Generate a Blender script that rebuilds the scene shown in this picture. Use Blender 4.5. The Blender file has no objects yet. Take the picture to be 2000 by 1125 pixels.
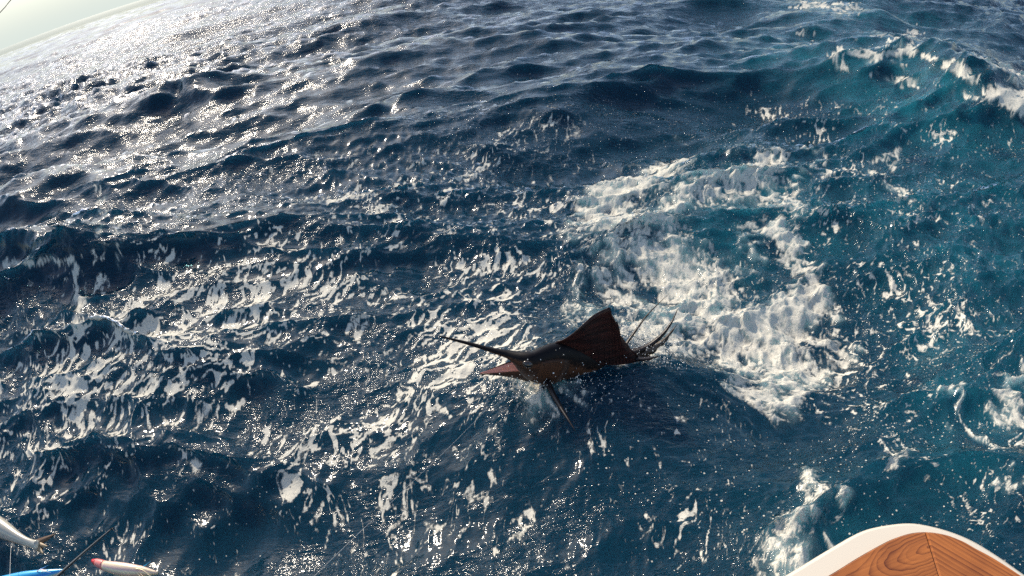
import bpy, bmesh, math, random
import numpy as np
from mathutils import Vector, Matrix

random.seed(11)
rng = np.random.default_rng(7)
scene = bpy.context.scene
COL = scene.collection

# ------------------------------------------------------------------ camera (wide action-camera lens)
FPX = 1300.0                      # lens: pixels (of a 2000 px wide frame) per radian
PITCH = math.radians(31.0)        # looking down
ROLL = math.radians(-7.0)
CAM_H = 2.3                       # metres above mean sea level
R0 = Vector((1, 0, 0)); F0 = Vector((0, math.cos(PITCH), -math.sin(PITCH))); U0 = Vector((0, math.sin(PITCH), math.cos(PITCH)))
RV = R0 * math.cos(ROLL) + U0 * math.sin(ROLL)
UV = -R0 * math.sin(ROLL) + U0 * math.cos(ROLL)
cd = bpy.data.cameras.new('camera'); cam = bpy.data.objects.new('camera', cd); COL.objects.link(cam)
cam.matrix_world = Matrix(((RV.x, UV.x, -F0.x, 0), (RV.y, UV.y, -F0.y, 0), (RV.z, UV.z, -F0.z, CAM_H), (0, 0, 0, 1)))
cd.type = 'PANO'; cd.panorama_type = 'FISHEYE_LENS_POLYNOMIAL'
cd.sensor_fit = 'HORIZONTAL'; cd.sensor_width = 36.0; cd.sensor_height = 20.25
cd.fisheye_fov = math.radians(170)
cd.fisheye_polynomial_k0 = 0; cd.fisheye_polynomial_k1 = -1 / (FPX * 36 / 2000)
cd.fisheye_polynomial_k2 = 0; cd.fisheye_polynomial_k3 = 0; cd.fisheye_polynomial_k4 = 0
cd.clip_start = 0.02; cd.clip_end = 60000
scene.camera = cam
EYE = Vector((0, 0, CAM_H))

# ------------------------------------------------------------------ sky and sun
SUN_AZ = -30.0     # degrees from straight ahead (+Y), negative = left
SUN_EL = 36.0
scene.view_settings.view_transform = 'Standard'; scene.view_settings.look = 'None'
scene.view_settings.exposure = 0.42; scene.view_settings.gamma = 1.0
scene.view_settings.use_curve_mapping = False
world = bpy.data.worlds.new('World'); scene.world = world; world.use_nodes = True
nt = world.node_tree; N = nt.nodes; L = nt.links; N.clear()
wo = N.new('ShaderNodeOutputWorld'); bg = N.new('ShaderNodeBackground'); sky = N.new('ShaderNodeTexSky')
sky.sky_type = 'NISHITA'; sky.sun_disc = False
sky.sun_elevation = math.radians(SUN_EL); sky.sun_rotation = math.radians(SUN_AZ)
sky.altitude = 0; sky.air_density = 1.0; sky.dust_density = 1.3; sky.ozone_density = 1.5
bg.inputs['Strength'].default_value = 0.15
# thin broken cloud over the whole sky
tc = N.new('ShaderNodeTexCoord'); mp = N.new('ShaderNodeMapping'); mp.inputs['Scale'].default_value = (1, 1, 3.0)
nz = N.new('ShaderNodeTexNoise'); nz.inputs['Scale'].default_value = 1.7; nz.inputs['Detail'].default_value = 7; nz.inputs['Roughness'].default_value = 0.55
cr = N.new('ShaderNodeValToRGB'); cr.color_ramp.elements[0].position = 0.54; cr.color_ramp.elements[1].position = 0.82
cr.color_ramp.elements[0].color = (0.0, 0.0, 0.0, 1); cr.color_ramp.elements[1].color = (0.55, 0.55, 0.55, 1)
mx = N.new('ShaderNodeMix'); mx.data_type = 'RGBA'
mx.inputs['B'].default_value = (3.5, 3.95, 3.75, 1)
L.new(tc.outputs['Generated'], mp.inputs[0]); L.new(mp.outputs[0], nz.inputs['Vector']); L.new(nz.outputs['Fac'], cr.inputs[0])
sx = N.new('ShaderNodeSeparateXYZ'); L.new(tc.outputs['Generated'], sx.inputs[0])
hz = N.new('ShaderNodeMapRange'); hz.interpolation_type = 'SMOOTHSTEP'        # sea haze low over the horizon
hz.inputs[1].default_value = 0.24; hz.inputs[2].default_value = 0.0; hz.inputs[3].default_value = 0.0; hz.inputs[4].default_value = 0.98; L.new(sx.outputs['Z'], hz.inputs[0])
mxx = N.new('ShaderNodeMath'); mxx.operation = 'MAXIMUM'; L.new(cr.outputs[0], mxx.inputs[0]); L.new(hz.outputs[0], mxx.inputs[1])
L.new(mxx.outputs[0], mx.inputs['Factor']); L.new(sky.outputs[0], mx.inputs['A']); L.new(mx.outputs['Result'], bg.inputs['Color'])
L.new(bg.outputs[0], wo.inputs[0])

sd = bpy.data.lights.new('sun', 'SUN'); sd.energy = 3.6; sd.angle = math.radians(0.53); sd.color = (1.0, 0.885, 0.73)
sun = bpy.data.objects.new('sun', sd); COL.objects.link(sun)
saz, sel = math.radians(SUN_AZ), math.radians(SUN_EL)
SUN_DIR = Vector((math.sin(saz) * math.cos(sel), math.cos(saz) * math.cos(sel), math.sin(sel)))
sun.rotation_euler = SUN_DIR.to_track_quat('Z', 'Y').to_euler(); sun.location = SUN_DIR * 50
scene.cycles.use_denoising = False
scene.cycles.max_bounces = 8; scene.cycles.transparent_max_bounces = 16
scene.cycles.sample_clamp_indirect = 6.0; scene.cycles.sample_clamp_direct = 30.0

# ------------------------------------------------------------------ helpers
def ray(px, py):
    x = px - 1000; y = 562.5 - py; r = math.hypot(x, y); th = r / FPX; ph = math.atan2(y, x) + ROLL
    a, b, c = math.sin(th) * math.cos(ph), math.sin(th) * math.sin(ph), math.cos(th)
    return Vector((a, b * math.sin(PITCH) + c * math.cos(PITCH), b * math.cos(PITCH) - c * math.sin(PITCH)))

def at(px, py, z=0.0):
    """the point at height z that stands at this place of the photograph"""
    d = ray(px, py); t = (z - CAM_H) / d.z
    return EYE + d * t

def at_d(px, py, dist):
    return EYE + ray(px, py) * dist

def tag(o, label=None, cat=None, group=None, kind=None):
    for k, v in (('label', label), ('category', cat), ('group', group), ('kind', kind)):
        if v: o[k] = v
    return o

def empty(name, loc):
    o = bpy.data.objects.new(name, None); o.empty_display_size = 0.1; o.location = loc; COL.objects.link(o); return o

def mesh_obj(name, verts, faces, mat, parent=None, smooth=True, origin=None):
    """verts in world space; the object's origin is put at its parent's origin"""
    base = Vector(parent_loc(parent)) if parent else Vector(origin or (0, 0, 0))
    me = bpy.data.meshes.new(name)
    me.from_pydata([tuple(Vector(v) - base) for v in verts], [], faces)
    bm = bmesh.new(); bm.from_mesh(me); bmesh.ops.recalc_face_normals(bm, faces=bm.faces); bm.to_mesh(me); bm.free()
    if smooth: me.polygons.foreach_set('use_smooth', [True] * len(me.polygons))
    if mat: me.materials.append(mat)
    o = bpy.data.objects.new(name, me); COL.objects.link(o)
    if parent: o.parent = parent
    else: o.location = base
    return o

def parent_loc(p):
    v = Vector((0, 0, 0))
    while p is not None:
        v += p.location; p = p.parent
    return v

def smoothstep(a, b, x):
    t = np.clip((x - a) / (b - a), 0, 1); return t * t * (3 - 2 * t)

def catmull(pts, n):
    """n points through a list of tuples (any dimension)"""
    P = np.array(pts, float); m = len(P)
    Q = np.vstack([2 * P[0] - P[1], P, 2 * P[-1] - P[-2]])
    out = []
    for t in np.linspace(0, m - 1, n):
        i = min(int(t), m - 2); u = t - i; a, b, c, d = Q[i], Q[i + 1], Q[i + 2], Q[i + 3]
        out.append(0.5 * (2 * b + (c - a) * u + (2 * a - 5 * b + 4 * c - d) * u * u + (3 * b - a - 3 * c + d) * u ** 3))
    return np.array(out)

def material(name):
    m = bpy.data.materials.new(name); m.use_nodes = True
    n = m.node_tree.nodes; p = n.get('Principled BSDF')
    return m, n, m.node_tree.links, p

# ================================================================== THE SEA
# ---- periodic random sea tiles by inverse FFT
def sea_tile(Lm, n, lo, hi, rms, wind_deg, power, spread, seed):
    r = np.random.default_rng(seed)
    k1 = 2 * np.pi * np.fft.fftfreq(n, Lm / n)
    kx, ky = np.meshgrid(k1, k1, indexing='ij'); k = np.hypot(kx, ky); k[0, 0] = 1e-6
    lam = 2 * np.pi / k
    c = (kx * math.cos(math.radians(wind_deg)) + ky * math.sin(math.radians(wind_deg))) / k
    D = np.maximum(c, 0) ** spread + 0.025
    S = k ** (-power) * D * (lam > lo) * (lam < hi)
    Hk = (r.standard_normal((n, n)) + 1j * r.standard_normal((n, n))) * np.sqrt(S)
    z = np.fft.ifft2(Hk).real; s = rms / z.std()
    dx = np.fft.ifft2(1j * kx / k * Hk).real * s; dy = np.fft.ifft2(1j * ky / k * Hk).real * s
    return Lm, n, (z * s).astype(np.float32), dx.astype(np.float32), dy.astype(np.float32)

def field_tile(n, lo, hi, beta, seed):
    """unit-period random field, unit variance, holding lo..hi cycles per period"""
    r = np.random.default_rng(seed)
    f = np.fft.fftfreq(n, 1 / n); fx, fy = np.meshgrid(f, f, indexing='ij'); k = np.hypot(fx, fy); k[0, 0] = 1
    A = k ** (-beta) * (k >= lo) * (k <= hi)
    z = np.fft.ifft2((r.standard_normal((n, n)) + 1j * r.standard_normal((n, n))) * A).real
    return (z / z.std()).astype(np.float32)

def bil(t, u, v):
    """periodic bilinear lookup, u v in periods"""
    n = t.shape[0]
    x = (u - np.floor(u)) * n; y = (v - np.floor(v)) * n
    i = x.astype(np.int32); j = y.astype(np.int32); fx = (x - i).astype(np.float32); fy = (y - j).astype(np.float32)
    i &= n - 1; j &= n - 1; i1 = (i + 1) & (n - 1); j1 = (j + 1) & (n - 1)
    return (t[i, j] * (1 - fx) + t[i1, j] * fx) * (1 - fy) + (t[i, j1] * (1 - fx) + t[i1, j1] * fx) * fy

WIND = -76.0   # waves run towards the boat
TA = sea_tile(47.0, 512, 1.1, 13.0, 1.0, WIND, 3.9, 7, 3)
TB = sea_tile(9.7, 512, 0.16, 1.1, 1.0, WIND - 8, 3.9, 6, 5)
TC = sea_tile(2.3, 512, 0.03, 0.16, 1.0, WIND + 15, 4.0, 1, 9)
AMP_A, AMP_B, AMP_C = 0.165, 0.036, 0.0046

for T_, a_ in ((TA, AMP_A), (TB, AMP_B), (TC, AMP_C)):
    print('slope', a_ * np.hypot(np.gradient(T_[2], T_[0] / T_[1], axis=0), np.gradient(T_[2], T_[0] / T_[1], axis=1)).std())
# ---- polar grid, fine towards the scene
def rows():
    r = [0.35]; 
    while r[-1] < 1500:
        q = r[-1]
        dr = min((q * q + CAM_H ** 2) / CAM_H * 0.0021, 0.0088 * q + 0.002)
        if q < 0.8: dr = max(dr, 0.04)
        r.append(q + dr)
    r += [2000, 3000, 5000, 9000, 20000]
    return np.array(r)
RR = rows()
A1 = math.radians(76)
azs = np.concatenate([np.linspace(-A1, A1, 1010), np.linspace(A1, 2 * math.pi - A1, 110)[1:-1]])
nr, na = len(RR), len(azs)
AZ, RG = np.meshgrid(azs, RR, indexing='xy')
X = (RG * np.sin(AZ)).ravel(); Y = (RG * np.cos(AZ)).ravel()
dr = np.gradient(RR); SP = np.repeat(np.maximum(dr, RR * 0.0027), na)      # local mesh spacing
SPL = SP
RGf = RG.ravel()

def chart(x, y, z):
    """where a point of the sea lies in the survey made from the boat"""
    dx, dy, dz = x, y, z - CAM_H
    q = np.sqrt(dx * dx + dy * dy + dz * dz)
    a = dx / q; Yd = dy / q; Zd = dz / q
    c = Yd * math.cos(PITCH) - Zd * math.sin(PITCH); b = Yd * math.sin(PITCH) + Zd * math.cos(PITCH)
    th = np.arccos(np.clip(c, -1, 1)); ph = np.arctan2(b, a) - ROLL
    return 1000 + FPX * th * np.cos(ph), 562.5 - FPX * th * np.sin(ph)

CX, CY = chart(X, Y, np.zeros_like(X))

def seg_dist(px, py, pts):
    best = np.full(px.shape, 1e9)
    for (x0, y0), (x1, y1) in zip(pts[:-1], pts[1:]):
        vx, vy = x1 - x0, y1 - y0; t = np.clip(((px - x0) * vx + (py - y0) * vy) / (vx * vx + vy * vy + 1e-9), 0, 1)
        best = np.minimum(best, np.hypot(px - x0 - t * vx, py - y0 - t * vy))
    return best

# ---- wave displacement
near = np.exp(-(((CX - 1080) / 330) ** 2 + ((CY - 740) / 200) ** 2))      # the boat's lee flattens the water round the fish
gA = (1 - 0.75 * near) * (1 - .3 * smoothstep(12, 40, RGf)) * smoothstep(0.0, 1.0, 3.0 / (SP + 1e-6) - 0.8)
gA = np.where(RGf > 1400, 0, gA)
gB = (1 - 0.35 * near) * smoothstep(0.6, 2.6, 0.9 / SP)
gC = smoothstep(0.8, 3.0, 0.11 / SP)
mA = bil(field_tile(256, 1, 6, 1.0, 21), X / 60, Y / 60); mB = bil(field_tile(256, 1, 8, 1.0, 22), X / 23, Y / 23)
gB = gB * np.clip(1 + 0.35 * mA, 0.35, 1.9); gC = gC * np.clip(1 + 0.5 * mB, 0.15, 2.2)
# gusts: patches of ruffled and of smooth water
def disp(T, amp, g, chop):
    Lm, n, z, dx, dy = T; u, v = X / Lm, Y / Lm; a = amp * g
    return bil(z, u, v) * a, bil(dx, u, v) * a * chop, bil(dy, u, v) * a * chop
zA, xA, yA = disp(TA, AMP_A, gA, 1.0)
zB, xB, yB = disp(TB, AMP_B, gB, 1.25)
zC, xC, yC = disp(TC, AMP_C, gC, 0.7)
cf = 1 - .55 * smoothstep(7, 14, RGf); xA, yA, xB, yB = xA * cf, yA * cf, xB * cf, yB * cf      # sharp crests only where the mesh can carry them
DZ = zA + zB + zC; DX = xA + xB + xC; DY = yA + yB + yC

# ---- single waves that stand out in the picture: crest line, height, run-out towards the boat and away
def ridge(pts, h, wf, wb, endfade=0.25, curl=0.0):
    global DZ, DX, DY
    P = np.array([tuple(at(px, py, h * 0.8))[:2] for px, py in pts])
    P = catmull(P, 24)[:, :2]
    best = np.full(X.shape, 1e9); sgn = np.zeros_like(X); tt = np.zeros_like(X); nxx = np.zeros_like(X); nyy = np.zeros_like(X)
    lo = P.min(0) - 4 * max(wf, wb); hi = P.max(0) + 4 * max(wf, wb)
    m = np.where((X > lo[0]) & (X < hi[0]) & (Y > lo[1]) & (Y < hi[1]))[0]
    x, y = X[m], Y[m]; bb = np.full(x.shape, 1e9); ss = np.zeros_like(x); t_ = np.zeros_like(x); nx = np.zeros_like(x); ny = np.zeros_like(x)
    T = np.gradient(P, axis=0); T /= np.linalg.norm(T, axis=1)[:, None]; Nn = np.stack([-T[:, 1], T[:, 0]], 1)
    Nn *= np.where((Nn * -P).sum(1) < 0, -1, 1)[:, None]                # towards the boat
    sig = 0.5 * wf; ws = np.zeros_like(x) + 1e-12; dmin = np.full(x.shape, 1e9)
    for k in range(len(P)): dmin = np.minimum(dmin, (x - P[k, 0]) ** 2 + (y - P[k, 1]) ** 2)
    for k in range(len(P)):
        qx, qy = x - P[k, 0], y - P[k, 1]; w = np.exp(-(qx * qx + qy * qy - dmin) / (2 * sig * sig))
        ws += w; ss += w * (qx * Nn[k, 0] + qy * Nn[k, 1]); t_ += w * k / (len(P) - 1); nx += w * Nn[k, 0]; ny += w * Nn[k, 1]
    ss /= ws; t_ /= ws; nx /= ws; ny /= ws
    e = smoothstep(0, endfade, t_) * smoothstep(0, endfade, 1 - t_)
    lat = np.sqrt(np.maximum(dmin - ss ** 2, 0)); bb = dmin
    prof = np.where(ss > 0, np.exp(-(np.abs(ss) / wf) ** 1.5), 1 / (1 + (ss / wb) ** 2) ** 1.5) * np.exp(-(lat / wf) ** 2)
    DZ[m] += h * e * prof
    DX[m] += nx * curl * h * e * prof ** 2; DY[m] += ny * curl * h * e * prof ** 2

ridge([(1460, 110), (1560, 102), (1650, 98), (1740, 96), (1790, 104), (1860, 138), (1940, 178), (2060, 240), (2200, 330)], 0.55, 0.95, 1.6, 0.3, 0.12)
ridge([(1500, 22), (1600, 18), (1680, 14), (1780, 40)], 0.42, 1.2, 2.0, 0.3, 0.2)
ridge([(-60, 520), (10, 512), (90, 506), (160, 520), (215, 570)], 0.20, 0.24, 0.55, 0.25, 0.45)
ridge([(-40, 420), (60, 400), (130, 372), (190, 352), (260, 372)], 0.17, 0.36, 0.6, 0.25, 0.4)
ridge([(270, 205), (320, 180), (350, 166), (400, 168), (440, 176)], 0.34, 0.45, 0.9, 0.3, 0.4)
ridge([(680, 235), (720, 212), (755, 186), (800, 200), (840, 225)], 0.20, 0.32, 0.6, 0.35, 0.3)
ridge([(1040, 228), (1120, 214), (1200, 222), (1260, 240)], 0.16, 0.4, 0.7, 0.35, 0.3)
ridge([(1290, 300), (1350, 266), (1410, 262), (1470, 285)], 0.14, 0.25, 0.5, 0.35, 0.2)
ridge([(390, 105), (430, 92), (470, 90)], 0.26, 0.6, 0.9, 0.35, 0.3)

# ---- white water: strokes (polyline, width px, strength) of the churned patch behind the fish
churn_strokes = [
 ([(1160, 385), (1200, 345), (1285, 300)], 30, 1.25), ([(1150, 375), (1190, 400), (1260, 420)], 34, .9),
 ([(1230, 400), (1330, 440), (1380, 470)], 34, .85), ([(1260, 450), (1330, 480), (1420, 490)], 38, .9),
 ([(1210, 460), (1225, 520), (1260, 545)], 30, .85), ([(1290, 380), (1380, 350), (1440, 330), (1490, 295)], 22, .95),
 ([(1400, 330), (1470, 330), (1520, 350), (1540, 385)], 26, .8), ([(1340, 350), (1430, 325)], 18, .7),
 ([(1470, 400), (1510, 440), (1540, 480), (1580, 530)], 22, 1.0), ([(1480, 540), (1545, 520), (1585, 540)], 24, 1.15),
 ([(1330, 505), (1400, 520), (1470, 540)], 34, 1.05), ([(1300, 545), (1360, 575), (1420, 600)], 34, .95),
 ([(1420, 560), (1500, 570), (1530, 600)], 34, 1.05), ([(1460, 600), (1500, 650), (1510, 690)], 24, 1.0),
 ([(1400, 610), (1440, 660), (1480, 700)], 20, .7), ([(1240, 600), (1290, 590), (1330, 600)], 26, .8), ([(1235, 650), (1280, 640)], 16, .6),
 ([(1130, 420), (1150, 470), (1140, 520), (1120, 580)], 22, .45), ([(1170, 560), (1210, 600)], 26, .5),
 ([(1940, 185), (1970, 200), (2010, 225)], 20, 1.3), ([(1950, 170), (2000, 180)], 10, 1.0),
 ([(1650, 100), (1720, 108), (1780, 98), (1820, 112), (1870, 138), (1900, 150)], 5, 1.2), ([(1890, 180), (1905, 195)], 6, .9),
 ([(1850, 130), (1880, 145)], 10, 1.2), ([(1630, 105), (1655, 130)], 8, .7), ([(1710, 150), (1760, 165)], 6, .6),
 ([(1500, 840), (1520, 880), (1500, 930)], 30, .7), ([(1470, 950), (1510, 1000), (1560, 1060)], 42, .75), ([(1440, 900), (1480, 960)], 24, .5),
 ([(1430, 990), (1500, 1050)], 30, .5), ([(1910, 720), (1950, 740), (1975, 745)], 16, .75), ([(1920, 690), (1950, 680), (1990, 690)], 9, .7),
 ([(1670, 810), (1690, 830), (1700, 800)], 14, .65), ([(1575, 870), (1590, 895)], 8, .6), ([(1600, 960), (1640, 990), (1680, 1010)], 12, .55),
 ([(1795, 680), (1810, 740), (1840, 790)], 7, .8), ([(1830, 760), (1870, 780)], 10, .55), ([(1880, 860), (1930, 930), (1980, 1040)], 10, .5),
 ([(1940, 850), (1980, 830)], 9, .5), ([(260, 1035), (320, 1050), (370, 1045)], 18, .62), ([(340, 1080), (390, 1075)], 14, .5),
 ([(545, 1100), (600, 1060), (640, 1040)], 14, .4), ([(670, 1050), (710, 1030)], 14, .45), ([(1590, 330), (1600, 290), (1560, 275)], 10, .55),
 ([(1005, 740), (1040, 770), (1085, 805)], 24, .72), ([(1005, 735), (1060, 762), (1090, 770)], 15, .85), ([(1090, 752), (1130, 764)], 8, .6), ([(1110, 760), (1150, 755)], 6, .45),
]
churn = np.zeros_like(X)
nb = smoothstep(0, 1, np.clip((2600 - CX) / 200, 0, 1)) * (CX > -600) * (CY > -50) * (CY < 1700)
act = np.where((nb > 0) & (RGf < 60))[0]
cx_, cy_ = CX[act], CY[act]
wn1 = field_tile(512, 2, 40, 1.2, 31); wn2 = field_tile(512, 2, 40, 1.2, 32); wn3 = field_tile(512, 3, 24, 1.9, 33); wn4 = field_tile(512, 3, 40, 1.8, 34)
xa, ya = X[act], Y[act]
wx = bil(wn1, xa / 3.1, ya / 3.1); wy = bil(wn2, xa / 3.1, ya / 3.1)
jx = cx_ + 16 * wx; jy = cy_ + 11 * wy
ch = np.zeros_like(xa)
for pts, w, s in churn_strokes:
    d = seg_dist(jx, jy, pts); s = s * (1.12 if s > .75 else 1.3); ch = np.maximum(ch, s * np.exp(-(d / (w * 1.05)) ** 2))
churn[act] = ch

# billows of the churned water are real relief
q1 = bil(wn3, xa / 1.9, ya / 1.9); q2 = bil(wn4, xa / 0.83 + .3, ya / 0.83 + .1)
near_fish = np.exp(-(((cx_ - 1110) / 150) ** 2 + ((cy_ - 715) / 60) ** 2))
def ranks(v):
    """0..1 by how much of the sea lies below"""
    q = np.quantile(v[::37], np.linspace(0, 1, 513)); return np.interp(v, q + np.arange(513) * 1e-9, np.linspace(0, 1, 513))
# torn strands of white water: ridges of swirling noise
sw1 = field_tile(512, 2, 20, 1.6, 35); sw2 = field_tile(512, 2, 20, 1.6, 36)
gx = xa + 0.16 * bil(sw1, xa / 2.3, ya / 2.3) + 0.035 * bil(sw1, xa / .6, ya / .6); gy = ya + 0.16 * bil(sw2, xa / 2.3, ya / 2.3) + 0.035 * bil(sw2, xa / .6, ya / .6)
r1 = field_tile(512, 5, 40, 1.3, 37); r2 = field_tile(512, 5, 80, 1.2, 38)
strand = -(1.0 * np.abs(bil(r1, gx / 2.9, gy / 2.9)) + 0.55 * np.abs(bil(r2, gx / 1.3, gy / 1.3)) + 0.30 * np.abs(bil(r2, gx / .47 + .4, gy / .47)))
s_rank = ranks(strand)
cov = 0.84 * smoothstep(0.03, 1.15, ch)
torn = np.clip(.5 + 1.15 * (s_rank - (1 - cov)), 0, 1) * smoothstep(0.03, 0.25, ch)
bil_h = ch * (0.013 * q1 + 0.007 * q2 + 0.02) * (1 - .8 * near_fish) + 0.006 * np.clip(torn - .3, 0, 1)
DZ[act] += bil_h

calm = np.exp(-(((CX - 1130) / 230) ** 2 + ((CY - 735) / 120) ** 2))
DZ = DZ - calm * (zA + .7 * zB) + .025 * calm; DX = DX - calm * xA; DY = DY - calm * yA
PX, PY, PZ = X + DX, Y + DY, DZ
PZ = np.where(RGf > 1400, 0, PZ)

# ---- old foam: patches and strings drawn out along the wind rows
CX2, CY2 = chart(PX, PY, PZ)
cx2, cy2 = CX2[act], CY2[act]
foam = np.zeros_like(X); film = np.zeros_like(X); speck = np.zeros_like(X); aer_glow = np.zeros_like(X)
def blobs(lst):
    o = np.zeros_like(cx2)
    for x0, y0, rx, ry, ang, s in lst:
        a = math.radians(ang); u = (cx2 - x0) * math.cos(a) - (cy2 - y0) * math.sin(a); v = (cx2 - x0) * math.sin(a) + (cy2 - y0) * math.cos(a)
        o = np.maximum(o, s * np.exp(-((u / rx) ** 2 + (v / ry) ** 2)))
    return o
old = blobs([(330, 700, 420, 170, 30, 1.0), (900, 690, 150, 110, 40, .72), (700, 1000, 420, 90, 15, .24), (1250, 1000, 250, 110, 0, .26), (560, 560, 330, 110, 20, .58), (150, 900, 200, 190, 50, .6),
             (760, 400, 300, 60, 25, .55), (1000, 500, 170, 110, 40, .75), (600, 900, 300, 130, 30, .45), (250, 1060, 300, 60, 20, .45),
             (1200, 930, 260, 130, 20, .36), (1000, 1050, 300, 90, 20, .33), (1750, 420, 160, 260, -50, .52), (1620, 320, 160, 80, -30, .6), (1780, 560, 200, 160, -50, .5), (1650, 720, 260, 120, -50, .5), (1850, 900, 200, 240, -60, .45)])
# stretch direction on the water: the wind rows run to the far right in front, and along the wake on the right
right = smoothstep(1350, 1600, cx2)
ang = math.radians(47) + right * math.radians(53)
ca, sa = np.cos(ang), np.sin(ang)
f1 = field_tile(512, 6, 50, 1.5, 41); f2 = field_tile(512, 5, 60, 1.6, 42); f3 = field_tile(512, 2, 14, 1.0, 43); f4 = field_tile(512, 6, 160, 1.5, 44)
def along(lu, lv, du=0, dv=0): return (xa * ca + ya * sa) / lu + du, (-xa * sa + ya * ca) / lv + dv
wu = 0.020 * bil(sw1, xa / 2.9, ya / 2.9); wv_ = 0.035 * bil(sw2, xa / 2.9, ya / 2.9)
a1 = bil(f1, *along(3.3, 1.5, wu, wv_)); a2 = bil(f2, *along(3.0, 1.4, wu + .37, wv_ + .11)); a3 = bil(f3, xa / 6.1, ya / 6.1); a4 = bil(f4, *along(1.5, 0.9))
lace = -np.abs(a1) - 0.26 * np.abs(a4) + 0.17 * a3 + 0.10 * a2       # strings along the nodal lines of the field, swelling and thinning
blob = a2 + 0.4 * a4 + 0.25 * a3 - 2.7
o_rank = ranks(np.maximum(lace, blob))
fine_r = ranks(-np.abs(bil(f1, *along(2.3, 1.3, wu * 2, wv_ * 2))) - .35 * np.abs(a4) + .2 * a3)
o_rank = np.where(right > .5, fine_r, o_rank)
cov_o = np.clip(old, 0, 1) * (0.48 - .23 * right)
foam_old = np.clip(0.6 + 2.6 * (o_rank - (1 - cov_o)), 0, 1) * smoothstep(0.02, 0.1, old)
# crests that break, laid on the waves as they stand
crest_strokes = [([(1640, 99), (1720, 108), (1780, 96), (1820, 108), (1870, 136), (1910, 152)], 6, 1.2), ([(1850, 126), (1885, 144)], 10, 1.2), ([(1890, 175), (1905, 195)], 7, .8), ([(1630, 105), (1655, 135)], 9, .7),
 ([(1935, 185), (1970, 195), (2010, 225)], 18, 1.25), ([(1950, 172), (2005, 184)], 10, 1.0), ([(1700, 140), (1760, 168), (1790, 172)], 5, .7), ([(1560, 15), (1620, 12), (1680, 18)], 6, .8), ([(1770, 66), (1805, 64)], 6, .8), ([(1560, 68), (1590, 70)], 6, .7),
 ([(12, 514), (80, 504), (140, 520), (165, 575), (150, 650)], 9, .8), ([(190, 345), (212, 395), (195, 450)], 8, .55), ([(230, 430), (240, 520)], 7, .5), ([(1640, 660), (1660, 700)], 6, .5), ([(1700, 310), (1760, 290), (1740, 330)], 7, .6), ([(1700, 330), (1740, 370), (1800, 400)], 8, .6),
 ([(1075, 752), (1105, 762), (1130, 760)], 6, .6), ([(1120, 770), (1150, 790)], 9, .5), ([(1225, 705), (1290, 694), (1330, 660)], 10, .9), ([(1215, 650), (1240, 640), (1270, 660)], 14, .9), ([(950, 735), (1000, 742)], 5, .6)]
jx2 = cx2 + 7 * wx; jy2 = cy2 + 5 * wy; c2_ = np.zeros_like(xa)
for pts, w, s_ in crest_strokes: c2_ = np.maximum(c2_, s_ * np.exp(-(seg_dist(jx2, jy2, pts) / w) ** 2))
torn = np.maximum(torn, np.clip(.5 + 1.5 * (s_rank - (1 - 1.0 * smoothstep(0.05, 1.0, c2_))), 0, 1) * smoothstep(0.03, 0.25, c2_))
ch = np.maximum(ch, .8 * c2_)
foam[act] = foam_old
# film: thin grey foam
film[act] = np.clip(0.9 * ch * (0.75 + 0.35 * q1 + .25 * q2), 0, 1)
churn[act] = torn
speck[act] = np.clip(blobs([(1780, 760, 330, 420, 0, 1.0), (1380, 620, 330, 260, 0, .9), (1150, 270, 330, 70, 0, .8), (1300, 950, 400, 200, 0, .55), (700, 950, 500, 200, 0, .2), (1750, 400, 300, 200, 0, .6), (1960, 200, 80, 70, 0, .8)]), 0, 1)
aer_glow[act] = np.clip(blobs([(1780, 190, 260, 110, -30, 1.0), (1480, 430, 190, 130, 0, .8), (1850, 420, 260, 200, -20, .62), (1680, 30, 240, 40, -10, .7), (1900, 750, 170, 260, 0, .55), (1560, 110, 140, 60, 0, .7), (1700, 1000, 260, 100, 0, .4)]) * (0.8 + 0.25 * wx), 0, 1)  # teal of the bubbly wake; on wave faces, painted light through the crest
# whitened crests
me = bpy.data.meshes.new('sea')
nv = nr * na
co = np.empty((nv + 1, 3), np.float32); co[:nv, 0] = PX; co[:nv, 1] = PY; co[:nv, 2] = PZ; co[nv] = (0, 0, 0)
ii, jj = np.meshgrid(np.arange(nr - 1), np.arange(na), indexing='ij'); j2 = (jj + 1) % na
quads = np.stack([ii * na + jj, ii * na + j2, (ii + 1) * na + j2, (ii + 1) * na + jj], -1).reshape(-1, 4)
tris = np.stack([np.full(na, nv), (np.arange(na) + 1) % na, np.arange(na)], -1)
loops = np.concatenate([quads.ravel(), tris.ravel()]).astype(np.int32)
nq, ntri = len(quads), len(tris)
me.vertices.add(nv + 1); me.vertices.foreach_set('co', co.ravel())
me.loops.add(len(loops)); me.loops.foreach_set('vertex_index', loops)
me.polygons.add(nq + ntri)
ls = np.concatenate([np.arange(nq) * 4, nq * 4 + np.arange(ntri) * 3]).astype(np.int32)
me.polygons.foreach_set('loop_start', ls)
me.polygons.foreach_set('use_smooth', np.ones(nq + ntri, bool))
me.update(calc_edges=True); me.validate()
for nm, arr in (('foam', foam), ('film', film), ('churn', churn), ('speck', speck), ('aer_glow', aer_glow), ('spacing', np.clip(SPL, 0, 1))):
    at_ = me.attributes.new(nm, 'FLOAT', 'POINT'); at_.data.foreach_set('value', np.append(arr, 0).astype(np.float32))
sea = bpy.data.objects.new('sea', me); COL.objects.link(sea); tag(sea, kind='structure')

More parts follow.
